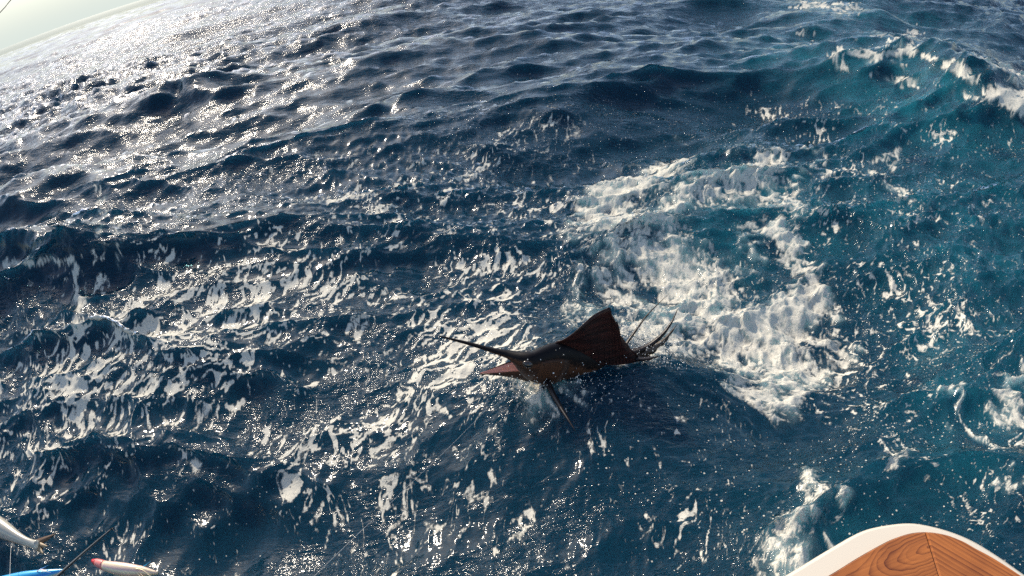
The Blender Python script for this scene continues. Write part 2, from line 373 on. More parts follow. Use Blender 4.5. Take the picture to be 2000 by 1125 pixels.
# ---- sea material
m, n, l, p = material('sea_water'); n.remove(p); out = n.get('Material Output')
def node(t, **kw):
    x = n.new(t)
    for k, v in kw.items(): setattr(x, k, v)
    return x
def attr(nm):
    a = node('ShaderNodeAttribute'); a.attribute_name = nm; return a.outputs['Fac']
def math_(op, a, b=None, c=None, clamp=False):
    x = node('ShaderNodeMath', operation=op); x.use_clamp = clamp
    for i, v in enumerate((a, b, c)):
        if v is None: continue
        if isinstance(v, (int, float)): x.inputs[i].default_value = v
        else: l.new(v, x.inputs[i])
    return x.outputs[0]
def ramp(v, a, b):
    x = node('ShaderNodeMapRange', interpolation_type='SMOOTHSTEP'); l.new(v, x.inputs[0])
    for i, q in ((1, a), (2, b)):
        if isinstance(q, (int, float)): x.inputs[i].default_value = q
        else: l.new(q, x.inputs[i])
    return x.outputs[0]
def noise(vec, scale, detail=3, rough=.5, dist=0):
    x = node('ShaderNodeTexNoise'); x.inputs['Scale'].default_value = scale; x.inputs['Detail'].default_value = detail
    x.inputs['Roughness'].default_value = rough; x.inputs['Distortion'].default_value = dist; l.new(vec, x.inputs['Vector']); return x.outputs['Fac']
def mixc(f, a, b):
    x = node('ShaderNodeMix', data_type='RGBA'); l.new(f, x.inputs['Factor'])
    for s, v in (('A', a), ('B', b)):
        if isinstance(v, tuple): x.inputs[s].default_value = v
        else: l.new(v, x.inputs[s])
    return x.outputs['Result']
geo = node('ShaderNodeNewGeometry'); pos = geo.outputs['Position']
mpn = node('ShaderNodeMapping'); l.new(pos, mpn.inputs[0]); mpn.inputs['Scale'].default_value = (1, 1, .25); flat = mpn.outputs[0]
mpw = node('ShaderNodeMapping'); l.new(pos, mpw.inputs[0]); mpw.inputs['Rotation'].default_value = (0, 0, math.radians(14)); mpw.inputs['Scale'].default_value = (.55, 1.3, .3); wv = mpw.outputs[0]
a_foam, a_film, a_churn, a_speck, a_aer_glow, a_sp = (attr(q) for q in ('foam', 'film', 'churn', 'speck', 'aer_glow', 'spacing'))
# ripples
rip = math_('ADD', noise(wv, 17, 4, .5, .4), math_('MULTIPLY', noise(wv, 60, 2, .5), .18))
far_rip = noise(wv, 3.2, 6, .62, .3)
b1 = node('ShaderNodeBump'); b1.inputs['Strength'].default_value = 1.0; l.new(rip, b1.inputs['Height'])
l.new(math_('MULTIPLY', math_('ADD', .12, ramp(noise(wv, 1.6, 4, .6, .6),   .38, .62)), math_('MULTIPLY', .024, ramp(a_sp, .16, .02))), b1.inputs['Distance'])
b2 = node('ShaderNodeBump'); l.new(far_rip, b2.inputs['Height']); b2.inputs['Strength'].default_value = 1.0
l.new(math_('MULTIPLY', math_('MULTIPLY', ramp(a_sp, 0.008, 0.25), ramp(a_sp, 1.0, 0.15)), 0.085), b2.inputs['Distance']); l.new(b1.outputs[0], b2.inputs['Normal'])
nrm = b2.outputs[0]
# body colour of the water: deep blue, teal from bubbles and from painted light through wave faces
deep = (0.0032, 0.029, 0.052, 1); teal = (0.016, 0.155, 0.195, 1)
body = mixc(math_('MULTIPLY', a_aer_glow, 0.66), deep, teal)
body = mixc(math_('MULTIPLY', ramp(a_film, 0.0, 1.0), 0.72), body, (0.22, 0.31, 0.31, 1))
dif = node('ShaderNodeSubsurfaceScattering'); dif.falloff = 'BURLEY'; dif.inputs['Scale'].default_value = 0.30; dif.inputs['Radius'].default_value = (.5, 1, 1); l.new(body, dif.inputs['Color'])
upn = node('ShaderNodeVectorMath', operation='ADD'); upn.inputs[0].default_value = (0, 0, 1.0); l.new(geo.outputs['Normal'], upn.inputs[1])
upn2 = node('ShaderNodeVectorMath', operation='NORMALIZE'); l.new(upn.outputs[0], upn2.inputs[0]); l.new(upn2.outputs[0], dif.inputs['Normal'])
tra = node('ShaderNodeBsdfTransparent'); tra.inputs['Color'].default_value = (0.42, 0.62, 0.66, 1)
mixb = node('ShaderNodeMixShader'); mixb.inputs[0].default_value = 0.22; l.new(dif.outputs[0], mixb.inputs[1]); l.new(tra.outputs[0], mixb.inputs[2])
gl = node('ShaderNodeBsdfGlossy'); l.new(nrm, gl.inputs['Normal']); l.new(math_('ADD', 0.06, math_('MULTIPLY', ramp(a_sp, 0.02, 0.3), 0.01)), gl.inputs['Roughness'])
fr = node('ShaderNodeFresnel'); fr.inputs['IOR'].default_value = 1.333; l.new(nrm, fr.inputs['Normal'])
water = node('ShaderNodeMixShader'); l.new(fr.outputs[0], water.inputs[0]); l.new(mixb.outputs[0], water.inputs[1]); l.new(gl.outputs[0], water.inputs[2])
# foam
fn = noise(flat, 17, 6, .6, .3); fn2 = noise(flat, 60, 4, .65); fn3 = noise(flat, 6, 5, .6, 1.2)
fo = math_('ADD', a_foam, math_('MULTIPLY', math_('SUBTRACT', fn, .5), .8))
vn = node('ShaderNodeTexVoronoi', feature='DISTANCE_TO_EDGE'); vn.inputs['Scale'].default_value = 21
wob = node('ShaderNodeVectorMath', operation='ADD'); l.new(flat, wob.inputs[0]); nzc = node('ShaderNodeTexNoise'); nzc.inputs['Scale'].default_value = 11; nzc.inputs['Detail'].default_value = 3; l.new(flat, nzc.inputs['Vector'])
wsc = node('ShaderNodeVectorMath', operation='SCALE'); wsc.inputs['Scale'].default_value = .07; l.new(nzc.outputs['Color'], wsc.inputs[0]); l.new(wsc.outputs[0], wob.inputs[1]); l.new(wob.outputs[0], vn.inputs['Vector'])
net = ramp(vn.outputs['Distance'], .10, .02)                     # bubble rafts join up as a net
hol = ramp(noise(flat, 30, 3, .55, .6), .56, .64)
core = ramp(math_('SUBTRACT', fo, math_('MULTIPLY', hol, .28)), 0.56, 0.74); veil = ramp(fo, 0.34, 0.66)
old_m = math_('MAXIMUM', core, math_('MULTIPLY', veil, math_('ADD', .16, math_('MULTIPLY', net, .62))))
# churned water: lacy, torn
rid2 = math_('ABSOLUTE', math_('SUBTRACT', noise(flat, 24, 5, .62, 1.2), .5))
ch_v = math_('ADD', a_churn, math_('SUBTRACT', .10, math_('MULTIPLY', rid2, 1.5)))
rid3 = ramp(math_('ABSOLUTE', math_('SUBTRACT', noise(flat, 46, 4, .6, 1.8), .5)), .22, .0)      # thread-like froth
ch_m = math_('MULTIPLY', ramp(math_('ADD', ch_v, math_('MULTIPLY', math_('SUBTRACT', fn2, .5), .35)), 0.18, 1.0), math_('ADD', .50, math_('MULTIPLY', rid3, .50)))
# bubbles and flecks
vo = node('ShaderNodeTexVoronoi'); vo.inputs['Scale'].default_value = 75; l.new(flat, vo.inputs['Vector'])
vs = node('ShaderNodeSeparateColor'); l.new(vo.outputs['Color'], vs.inputs[0])
clus = ramp(noise(flat, 2.6, 5, .65, .8), 0.38, 0.75)
on = math_('LESS_THAN', vs.outputs[0], math_('MULTIPLY', math_('MULTIPLY', a_speck, clus), .8))
rad = math_('ADD', .05, math_('MULTIPLY', math_('POWER', vs.outputs[1], 2.5), .38))
dot = math_('MULTIPLY', on, math_('LESS_THAN', vo.outputs['Distance'], rad))
tot = math_('MAXIMUM', math_('MAXIMUM', math_('MULTIPLY', old_m, .93), math_('MULTIPLY', ch_m, .95)), math_('MULTIPLY', dot, .8))
fcol = mixc(fn2, (0.58, 0.545, 0.45, 1), (0.80, 0.755, 0.635, 1))
fb = node('ShaderNodeBump'); fb.inputs['Strength'].default_value = 1.0; fb.inputs['Distance'].default_value = 0.0025
l.new(math_('ADD', math_('MULTIPLY', fn2, .5), math_('ADD', fn, math_('MULTIPLY', ch_v, 2.0))), fb.inputs['Height'])
fd = node('ShaderNodeBsdfDiffuse'); l.new(fcol, fd.inputs['Color']); l.new(fb.outputs[0], fd.inputs['Normal'])
fin = node('ShaderNodeMixShader'); l.new(tot, fin.inputs[0]); l.new(water.outputs[0], fin.inputs[1]); l.new(fd.outputs[0], fin.inputs[2])
l.new(fin.outputs[0], out.inputs['Surface'])
me.materials.append(m)
# the dark water below
m, n, l, p = material('deep_water'); p.inputs['Base Color'].default_value = (0.004, 0.026, 0.048, 1); p.inputs['Roughness'].default_value = 1; p.inputs['Specular IOR Level'].default_value = 0
K = 64; dv = [(0, 0, -9)] + [(20500 * math.cos(2 * math.pi * k / K), 20500 * math.sin(2 * math.pi * k / K), -9) for k in range(K)]
dw = mesh_obj('deep_water', dv, [(0, 1 + k, 1 + (k + 1) % K) for k in range(K)], m, smooth=False); tag(dw, kind='structure')
#--OBJECTS--
# ================================================================== THINGS
def simple(name, col, rough=.5, metal=0, coat=0, spec=.5):
    m, n, l, p = material(name)
    p.inputs['Base Color'].default_value = (*col, 1); p.inputs['Roughness'].default_value = rough
    p.inputs['Metallic'].default_value = metal; p.inputs['Coat Weight'].default_value = coat; p.inputs['Specular IOR Level'].default_value = spec
    return m

def rings(sections, nseg=20, side_hint=Vector((0, -1, 0))):
    """sections: (centre, half height up, half height down, half width). Returns rings of points, axes"""
    C = [Vector(s[0]) for s in sections]; out = []; ax = []
    for i, s in enumerate(sections):
        t = (C[min(i + 1, len(C) - 1)] - C[max(i - 1, 0)]).normalized()
        sd_ = (side_hint - t * side_hint.dot(t)); sd_.z *= 0.2; sd_ = (sd_ - t * sd_.dot(t)).normalized()
        up = sd_.cross(t); up = up if up.z > 0 else -up
        ax.append((C[i], sd_, up))
        rg = []
        for k in range(nseg):
            a = 2 * math.pi * k / nseg; h = s[1] if math.sin(a) > 0 else s[2]
            rg.append(C[i] + up * (h * math.sin(a)) + sd_ * (s[3] * math.cos(a)))
        out.append(rg)
    return out, ax

def loft_mesh(rg, caps=True):
    n = len(rg[0]); v = [p for r in rg for p in r]; f = []
    for i in range(len(rg) - 1):
        for k in range(n):
            f.append((i * n + k, i * n + (k + 1) % n, (i + 1) * n + (k + 1) % n, (i + 1) * n + k))
    if caps: f.append(tuple(range(n))); f.append(tuple((len(rg) - 1) * n + k for k in range(n)))
    return v, f

def tube_mesh(pts, rad, n=6):
    pts = [Vector(p) for p in pts]; rg = []
    for i, p in enumerate(pts):
        t = (pts[min(i + 1, len(pts) - 1)] - pts[max(i - 1, 0)]).normalized()
        a = t.orthogonal().normalized(); b = t.cross(a); r = rad[i] if hasattr(rad, '__len__') else rad
        rg.append([p + (a * math.cos(2 * math.pi * k / n) + b * math.sin(2 * math.pi * k / n)) * r for k in range(n)])
    return loft_mesh(rg)

def blade_mesh(pts, wid, nrm, thick=.004, n=18, edge=0.0, seed=1):
    """a thin fin blade along pts (3-D), widths wid, flat to nrm, lens-shaped in section"""
    P = catmull([tuple(p) for p in pts], n); Wd = catmull([(w, 0) for w in wid], n)[:, 0]
    rr = random.Random(seed); v = []; f = []
    for i in range(n):
        p = Vector(P[i]); t = (Vector(P[min(i + 1, n - 1)]) - Vector(P[max(i - 1, 0)])).normalized()
        s_ = t.cross(nrm).normalized(); nn = s_.cross(t).normalized(); w = max(Wd[i], .0006) * .5; j = 1 + edge * (rr.random() - .5)
        v += [p + s_ * w * j, p + nn * thick * .5, p - s_ * w, p - nn * thick * .5]
    for i in range(n - 1):
        for k in range(4): f.append((i * 4 + k, i * 4 + (k + 1) % 4, i * 4 + 4 + (k + 1) % 4, i * 4 + 4 + k))
    f += [(0, 1, 2, 3), tuple(range(n * 4 - 4, n * 4))]
    return v, f

# ------------------------------------------------------------------ boat corner
ZB = 1.20
outer_px = [(1440, 1172), (1525, 1125), (1575, 1095), (1625, 1065), (1675, 1037), (1712, 1025), (1762, 1018), (1800, 1020), (1850, 1032), (1900, 1052), (1950, 1082), (2000, 1117), (2060, 1157)]
inner_px = [(1540, 1168), (1620, 1124), (1675, 1090), (1725, 1062), (1750, 1051), (1780, 1042), (1812, 1040), (1845, 1045), (1875, 1056), (1900, 1070), (1937, 1090), (1990, 1124), (2048, 1163)]
NB = 61
op = catmull([tuple(at(x, y, ZB))[:2] for x, y in outer_px], NB); ip = catmull([tuple(at(x, y, ZB))[:2] for x, y in inner_px], NB)
def extend(p, Lx):
    a = p[0] + (p[0] - p[3]) / np.linalg.norm(p[0] - p[3]) * Lx; b = p[-1] + (p[-1] - p[-4]) / np.linalg.norm(p[-1] - p[-4]) * Lx
    return np.vstack([a, p, b])
op, ip = extend(op, 1.6), extend(ip, 1.6)
boat = empty('boat', (*op[NB // 2], ZB)); tag(boat, 'white fibreglass boat corner capped with varnished teak, at the lower right', 'boat')
mw = simple('white_gelcoat', (.80, .775, .72), .22, coat=.6)
_n, _l = mw.node_tree.nodes, mw.node_tree.links; p_ = _n['Principled BSDF']
t_ = _n.new('ShaderNodeTexNoise'); t_.inputs['Scale'].default_value = 5; t_.inputs['Detail'].default_value = 5
c_ = _n.new('ShaderNodeValToRGB'); c_.color_ramp.elements[0].color = (.69, .60, .465, 1); c_.color_ramp.elements[1].color = (.74, .65, .51, 1); _l.new(t_.outputs[0], c_.inputs[0]); _l.new(c_.outputs[0], p_.inputs['Base Color'])
c2 = _n.new('ShaderNodeMapRange'); c2.inputs[3].default_value = .16; c2.inputs[4].default_value = .34; _l.new(t_.outputs[0], c2.inputs[0]); _l.new(c2.outputs[0], p_.inputs['Roughness'])
cen = ip.mean(0)
def off(p, d, z):   # towards the outside
    o = []
    for i, q in enumerate(p):
        t = p[min(i + 1, len(p) - 1)] - p[max(i - 1, 0)]; nn = np.array([-t[1], t[0]]) / np.linalg.norm(t)
        if nn @ (q - np.array([q[0] + .3, q[1] - .6])) < 0: nn = -nn
        o.append((q[0] + nn[0] * d, q[1] + nn[1] * d, z))
    return o
prof = [(-.030, -.075), (-.010, -.075), (-.002, -.065), (0, -.045), (0, -.014), (-.0015, -.007), (-.005, -.002), (-.012, 0)]
loops = [off(op, d, ZB + z) for d, z in prof] + [off(op, -.012, ZB), off(ip, .0, ZB + .001), off(ip, .0, ZB + .001), off(ip, -.001, ZB - .03)]
v = [q for lp in loops for q in lp]; nlp = len(op); f = []
for i in range(len(loops) - 1):
    if i in (len(prof) - 1, len(prof) + 1): continue        # hard edges
    for k in range(nlp - 1): f.append((i * nlp + k, i * nlp + k + 1, (i + 1) * nlp + k + 1, (i + 1) * nlp + k))
mesh_obj('rim', v, f, mw, boat)
lo_ = off(op, -.032, ZB - .098); hi_ = off(op, -.20, -.55)
mid_ = off(op, -.07, .55)
v = lo_ + mid_ + hi_; f = [(i * nlp + k, i * nlp + k + 1, (i + 1) * nlp + k + 1, (i + 1) * nlp + k) for i in range(2) for k in range(nlp - 1)]
mesh_obj('hull', v, f, mw, boat)

def teak(name, kind):
    m, n, l, p = material(name)
    tc = n.new('ShaderNodeTexCoord'); mp = n.new('ShaderNodeMapping'); ofs = n.new('ShaderNodeVectorMath'); ofs.operation = 'SUBTRACT'; ofs.inputs[1].default_value = CURL_C - boat.location; l.new(tc.outputs['Object'], ofs.inputs[0]); l.new(ofs.outputs[0], mp.inputs[0])
    d1 = n.new('ShaderNodeTexNoise'); d1.inputs['Scale'].default_value = 9 if kind == 'curl' else 5; d1.inputs['Detail'].default_value = 3; d1.inputs['Roughness'].default_value = .45
    l.new(mp.outputs[0], d1.inputs['Vector'])
    sep = n.new('ShaderNodeSeparateXYZ'); l.new(mp.outputs[0], sep.inputs[0])
    def M(op, a, b=None):
        x = n.new('ShaderNodeMath'); x.operation = op
        for i, q in enumerate((a, b)):
            if q is None: continue
            if isinstance(q, (int, float)): x.inputs[i].default_value = q
            else: l.new(q, x.inputs[i])
        return x.outputs[0]
    if kind == 'curl':      # nested flame figure
        mp.inputs['Rotation'].default_value = (0, 0, CURL_ROT); 
        u = M('MULTIPLY', sep.outputs[0], .27); w_ = sep.outputs[1]
        rr_ = M('SQRT', M('ADD', M('MULTIPLY', u, u), M('MULTIPLY', w_, w_)))
        g = M('MULTIPLY', M('ADD', rr_, M('MULTIPLY', d1.outputs[0], .045)), 120)
    else:
        mp.inputs['Rotation'].default_value = (0, 0, STR_ROT); mp.inputs['Scale'].default_value = (1, 1, 1)
        sq = n.new('ShaderNodeCombineXYZ'); l.new(M('MULTIPLY', sep.outputs[0], .16), sq.inputs[0]); l.new(sep.outputs[1], sq.inputs[1]); l.new(sq.outputs[0], d1.inputs['Vector'])
        g = M('MULTIPLY', M('ADD', sep.outputs[1], M('MULTIPLY', d1.outputs[0], .06)), 115)
    saw = M('FRACT', g); cyc = M('FLOOR', g)
    wn = n.new('ShaderNodeTexWhiteNoise'); wn.noise_dimensions = '1D'; l.new(cyc, wn.inputs['W'])
    line = M('POWER', saw, 3.0)                       # late wood darkens to a sharp edge
    line = M('MULTIPLY', line, M('ADD', .35, M('MULTIPLY', wn.outputs[0], .65)))
    fine = n.new('ShaderNodeTexNoise'); fine.inputs['Scale'].default_value = 60; fine.inputs['Detail'].default_value = 4
    mp2 = n.new('ShaderNodeMapping'); l.new(tc.outputs['Object'], mp2.inputs[0]); mp2.inputs['Rotation'].default_value = mp.inputs['Rotation'].default_value; sp2 = n.new('ShaderNodeSeparateXYZ'); l.new(mp2.outputs[0], sp2.inputs[0]); cb2 = n.new('ShaderNodeCombineXYZ'); l.new(M('MULTIPLY', sp2.outputs[0], .10), cb2.inputs[0]); l.new(M('MULTIPLY', sp2.outputs[1], 2.5), cb2.inputs[1]); l.new(cb2.outputs[0], fine.inputs['Vector'])
    c = n.new('ShaderNodeMix'); c.data_type = 'RGBA'; c.inputs['A'].default_value = (.46, .150, .034, 1); c.inputs['B'].default_value = (.10, .022, .006, 1)
    tone = n.new('ShaderNodeTexNoise'); tone.inputs['Scale'].default_value = 14; tone.inputs['Detail'].default_value = 2; l.new(mp.outputs[0], tone.inputs['Vector'])
    l.new(M('MULTIPLY', M('ADD', M('ADD', line, M('MULTIPLY', M('SUBTRACT', tone.outputs[0], .42), .9)), M('MULTIPLY', M('SUBTRACT', fine.outputs[0], .25), 1.1)), .72), c.inputs['Factor']); l.new(c.outputs['Result'], p.inputs['Base Color'])
    b = n.new('ShaderNodeBump'); b.inputs['Distance'].default_value = .0006; b.inputs['Strength'].default_value = .6; l.new(M('MULTIPLY', line, -1), b.inputs['Height']); l.new(b.outputs[0], p.inputs['Normal'])
    p.inputs['Roughness'].default_value = .5; p.inputs['Specular IOR Level'].default_value = .3; p.inputs['Coat Weight'].default_value = .18; p.inputs['Coat Roughness'].default_value = .15
    return m
# mitre seam between the two boards
seam_t = Vector(at(1806, 1041, ZB)); seam_b = Vector(at(1832, 1125, ZB)); dirm = (seam_b - seam_t).normalized(); seam_far = seam_t + dirm * 1.5
ks = int(np.argmin([np.hypot(q[0] - seam_t.x, q[1] - seam_t.y) for q in ip]))
def board(name, edge, mat, loc, zt):
    n_ = len(edge)
    o = empty('tmp', loc)
    t0 = [(q[0], q[1], zt - .004) for q in edge]
    inner = []
    c0 = Vector((edge[0][0] + edge[-1][0], edge[0][1] + edge[-1][1])) / 2
    vt = []
    for q in edge:
        dv_ = (c0 - Vector(q)); dl = min(.006, dv_.length * .1); q2 = Vector(q) + dv_.normalized() * dl; vt.append((q2.x, q2.y, zt))
    bot = [(q[0], q[1], zt - .035) for q in edge]
    v = vt + t0 + bot; f = [tuple(range(n_))]
    for a in (0, 1):
        for k in range(n_): f.append((a * n_ + k, a * n_ + (k + 1) % n_, (a + 1) * n_ + (k + 1) % n_, (a + 1) * n_ + k))
    bpy.data.objects.remove(o)
    return mesh_obj(name, v, f, mat, boat, smooth=False)
eL = [tuple(q - 0) for q in np.array([ (q[0], q[1]) for q in off(ip, -.0015, 0)])[:ks + 1]] + [(seam_t.x, seam_t.y), (seam_far.x, seam_far.y)]
eR = [(seam_far.x + .0012, seam_far.y), (seam_t.x + .0012, seam_t.y)] + [tuple(q) for q in np.array([(q[0], q[1]) for q in off(ip, -.0015, 0)])[ks + 1:]]
CURL_C = Vector(at(1822, 1066, ZB)); dl_ = Vector(ip[10]) - Vector(ip[30]); CURL_ROT = -math.atan2(dl_.y, dl_.x)
dr_ = Vector(ip[55]) - Vector(ip[42]); STR_ROT = -math.atan2(dr_.y, dr_.x)
board('plank', eL, teak('teak_flame', 'curl'), (seam_t.x, seam_t.y, ZB), ZB + .006)
board('plank', eR, teak('teak_straight', 'straight'), (seam_t.x, seam_t.y, ZB), ZB + .0062)

# ------------------------------------------------------------------ sailfish
fish = empty('sailfish', at(1085, 715, 0)); tag(fish, 'dark brown sailfish with raised sail and open jaws, breaking the surface', 'fish')
def wet_skin(name):
    m, n, l, p = material(name)
    a = n.new('ShaderNodeAttribute'); a.attribute_name = 'flank'
    g = n.new('ShaderNodeValToRGB'); e = g.color_ramp.elements
    e[0].position = 0.0; e[0].color = (.17, .14, .125, 1); e[1].position = 1.0; e[1].color = (.006, .005, .006, 1)
    for po, co_ in ((.22, (.085, .055, .042, 1)), (.42, (.040, .023, .016, 1)), (.60, (.085, .040, .022, 1)), (.70, (.020, .012, .009, 1)), (.78, (.007, .006, .006, 1))):
        q = e.new(po); q.color = co_
    t = n.new('ShaderNodeTexNoise'); t.inputs['Scale'].default_value = 26; t.inputs['Detail'].default_value = 6; t.inputs['Roughness'].default_value = .65
    ad = n.new('ShaderNodeMath'); ad.operation = 'MULTIPLY_ADD'; ad.inputs[1].default_value = .50; l.new(t.outputs[0], ad.inputs[0])
    sb = n.new('ShaderNodeMath'); sb.operation = 'SUBTRACT'; sb.inputs[1].default_value = .25; l.new(a.outputs['Fac'], sb.inputs[0]); l.new(sb.outputs[0], ad.inputs[2])
    l.new(ad.outputs[0], g.inputs[0]); l.new(g.outputs[0], p.inputs['Base Color'])
    b = n.new('ShaderNodeBump'); b.inputs['Distance'].default_value = .002; b.inputs['Strength'].default_value = .5; l.new(t.outputs[0], b.inputs['Height']); l.new(b.outputs[0], p.inputs['Normal'])
    p.inputs['Roughness'].default_value = .45; p.inputs['Specular IOR Level'].default_value = .14; p.inputs['Coat Weight'].default_value = .02; p.inputs['Coat Roughness'].default_value = .15
    return m
skin = wet_skin('sailfish_skin')
KM = .00326
# px, py, z, half height up, half height down (px), half width (px)
SEC = [(859, 656.6, .31, 1.2, 1.2, 1.2), (880, 662, .297, 2.0, 1.8, 2), (915, 671, .276, 3.0, 2.6, 3), (950, 681, .255, 4.0, 3.4, 4), (975, 688, .240, 5.5, 4.6, 5.5), (992, 692, .230, 7, 6.5, 7.5),
       (1006, 697, .220, 10, 11, 10), (1020, 703, .205, 16, 20, 13), (1036, 709, .185, 22, 28, 16), (1056, 709, .155, 30, 36, 19), (1080, 707, .120, 36, 42, 22), (1110, 712, .060, 37, 43, 23),
       (1145, 719, -.005, 36, 40, 21), (1180, 723, -.055, 30, 33, 17), (1212, 718, -.075, 21, 22, 12), (1236, 709, -.055, 11, 11, 8), (1254, 701, -.02, 6, 6, 5), (1268, 694, .005, 5, 5, 3)]
sec = [(at(x, y, z), a * KM, b * KM, w * KM) for x, y, z, a, b, w in SEC]
sm_ = catmull([(*s[0], s[1], s[2], s[3]) for s in sec], 70); sec = [(Vector(q[:3]), max(q[3], .002), max(q[4], .002), max(q[5], .002)) for q in sm_]
NS = 28
rg, axs = rings(sec, NS)
v, f = loft_mesh(rg); body = mesh_obj('body', v, f, skin, fish)
fa = body.data.attributes.new('flank', 'FLOAT', 'POINT')
vals = []
for i in range(len(rg)):
    billy = max(0, 1 - i / 24)
    for k in range(NS): vals.append(min(1, .5 + .5 * math.sin(2 * math.pi * k / NS) + .45 * billy))
fa.data.foreach_set('value', vals)
def sec_at_px(x):   # index of the section nearest to this picture column
    xs = [s[0] for s in SEC]; return min(range(70), key=lambda i: abs(np.interp(i * (len(SEC) - 1) / 69, range(len(SEC)), xs) - x))
# gill covers: plates standing a little proud, free rear edge
def gill(side):
    i0, i1 = sec_at_px(1042), sec_at_px(1088); n_a = 12; rows_ = []
    for j, i in enumerate(range(i0, i1 + 1)):
        t = j / (i1 - i0); C, sd_, up = axs[i]; s = sec[i]; row = []
        for q in range(n_a):
            a = math.radians(32 - 112 * q / (n_a - 1)); bulge = 1.0 + .10 * t ** .7 * math.sin(math.pi * q / (n_a - 1)) ** .5
            hh = s[1] if math.sin(a) > 0 else s[2]
            back = (1 - ((q / (n_a - 1)) * 2 - .9) ** 2) * .016 * t ** 3
            tdir = (axs[min(i + 1, 69)][0] - axs[i - 1][0]).normalized()
            row.append(C + up * (hh * math.sin(a) * bulge) + sd_ * (side * s[3] * math.cos(a) * bulge + side * .002) + tdir * back)
        rows_.append(row)
    nrw = len(rows_); v = [p for r in rows_ for p in r]; m_ = len(v)
    inner = [p - (p - axs[i0 + k // n_a][0]).normalized() * .006 for k, p in enumerate(v)]
    f = []
    for a in range(nrw - 1):
        for b in range(n_a - 1):
            q = (a * n_a + b, a * n_a + b + 1, (a + 1) * n_a + b + 1, (a + 1) * n_a + b); f.append(q); f.append(tuple(m_ + z for z in q[::-1]))
    e = [a * n_a for a in range(nrw)] + [(nrw - 1) * n_a + b for b in range(1, n_a)] + [a * n_a + n_a - 1 for a in range(nrw - 2, -1, -1)] + [b for b in range(n_a - 2, 0, -1)]
    for k in range(len(e)): f.append((e[k], e[(k + 1) % len(e)], m_ + e[(k + 1) % len(e)], m_ + e[k]))
    o = mesh_obj('gill_cover', v + inner, f, skin, fish)
    at2 = o.data.attributes.new('flank', 'FLOAT', 'POINT')
    vv = [.66 - .30 * ((k % n_a) / (n_a - 1)) - (.30 if k // n_a >= nrw - 2 else 0) for k in range(m_)]; at2.data.foreach_set('value', vv + vv)
gill(1); gill(-1)
# eyes
m_eye = simple('eye_ring', (.045, .03, .02), .2, coat=.5); m_pup = simple('eye_pupil', (.003, .003, .004), .05, coat=1)
def ball(name, C, axu, axv, axn, ru, rv, rn, mat, parent):
    v = []; f = []; nu, nvv = 14, 8
    for j in range(nvv + 1):
        th = math.pi * j / nvv
        for k in range(nu):
            a = 2 * math.pi * k / nu; v.append(C + axu * (ru * math.sin(th) * math.cos(a)) + axv * (rv * math.sin(th) * math.sin(a)) + axn * (rn * math.cos(th)))
    for j in range(nvv):
        for k in range(nu): f.append((j * nu + k, j * nu + (k + 1) % nu, (j + 1) * nu + (k + 1) % nu, (j + 1) * nu + k))
    return mesh_obj(name, v, f, mat, parent)
ie = sec_at_px(1031)
for sgn in (1, -1):
    C, sd_, up = axs[ie]; s = sec[ie]; tdir = (axs[ie + 1][0] - axs[ie - 1][0]).normalized()
    ec = C + sd_ * (sgn * s[3] * .90) + up * (s[1] * .30)
    e = ball('eye', ec, tdir, up, sd_ * sgn, .030, .021, .014, m_eye, fish)
    ball('pupil', ec + sd_ * (sgn * .005), tdir, up, sd_ * sgn, .021, .016, .012, m_pup, e)
# lower jaw: an open scoop, pink inside
m_pink = simple('mouth_lining', (.72, .27, .19), .5, coat=.3)
near_e = [(938, 729.5, .105), (962, 728.5, .115), (988, 727, .12), (1008, 726, .125), (1026, 728, .13)]
far_e = [(938, 728.5, .106), (962, 719, .135), (984, 710, .165), (1002, 705, .185), (1016, 706, .19)]
low_e = [(940, 730.5, .10), (964, 733, .095), (990, 736, .085), (1014, 741, .075), (1036, 747, .065)]
ne, fe, le = (catmull([tuple(at(*q)) for q in e], 16) for e in (near_e, far_e, low_e))
v = []; f = []
for i in range(16):
    a, b, c = Vector(ne[i]), Vector(fe[i]), Vector(le[i]); far_low = b + (c - a) * .9
    v += [a, a.lerp(c, .5) + Vector((0, -.006, 0)), c, c.lerp(far_low, .5) + Vector((0, 0, -.01)), far_low, b]
    inn = a.lerp(b, .5) + Vector((0, 0, -.018 * math.sin(math.pi * min(1, i / 15 * .9 + .05)))); v += [b + (a - b) * .06 + Vector((0, 0, -.002)), inn + Vector((0, 0, -.003)), a + (b - a) * .06 + Vector((0, 0, -.002))]
for i in range(15):
    for k in range(9): f.append((i * 9 + k, i * 9 + (k + 1) % 9, i * 9 + 9 + (k + 1) % 9, i * 9 + 9 + k))
f += [tuple(range(9)), tuple(range(135, 144))]
jaw = mesh_obj('lower_jaw', v, f, skin, fish); q = jaw.data.attributes.new('flank', 'FLOAT', 'POINT'); q.data.foreach_set('value', [.62, .35, .15, .1, .3, .65, .6, .5, .6] * 16)
v = []; f = []
for i in range(16):
    a, b = Vector(ne[i]), Vector(fe[i]); sag = Vector((0, 0, -.016 * math.sin(math.pi * min(1, i / 15 * .9 + .05))))
    for t in (.08, .3, .5, .7, .92): v.append(a.lerp(b, t) + sag * math.sin(math.pi * t) + Vector((0, 0, .001)))
for i in range(15):
    for k in range(4): f.append((i * 5 + k, i * 5 + k + 1, i * 5 + 6 + k, i * 5 + 5 + k))
lin = mesh_obj('mouth_lining', v, f, m_pink, jaw)
sf = lin.modifiers.new('thick', 'SOLIDIFY'); sf.thickness = .002; sf.offset = -1
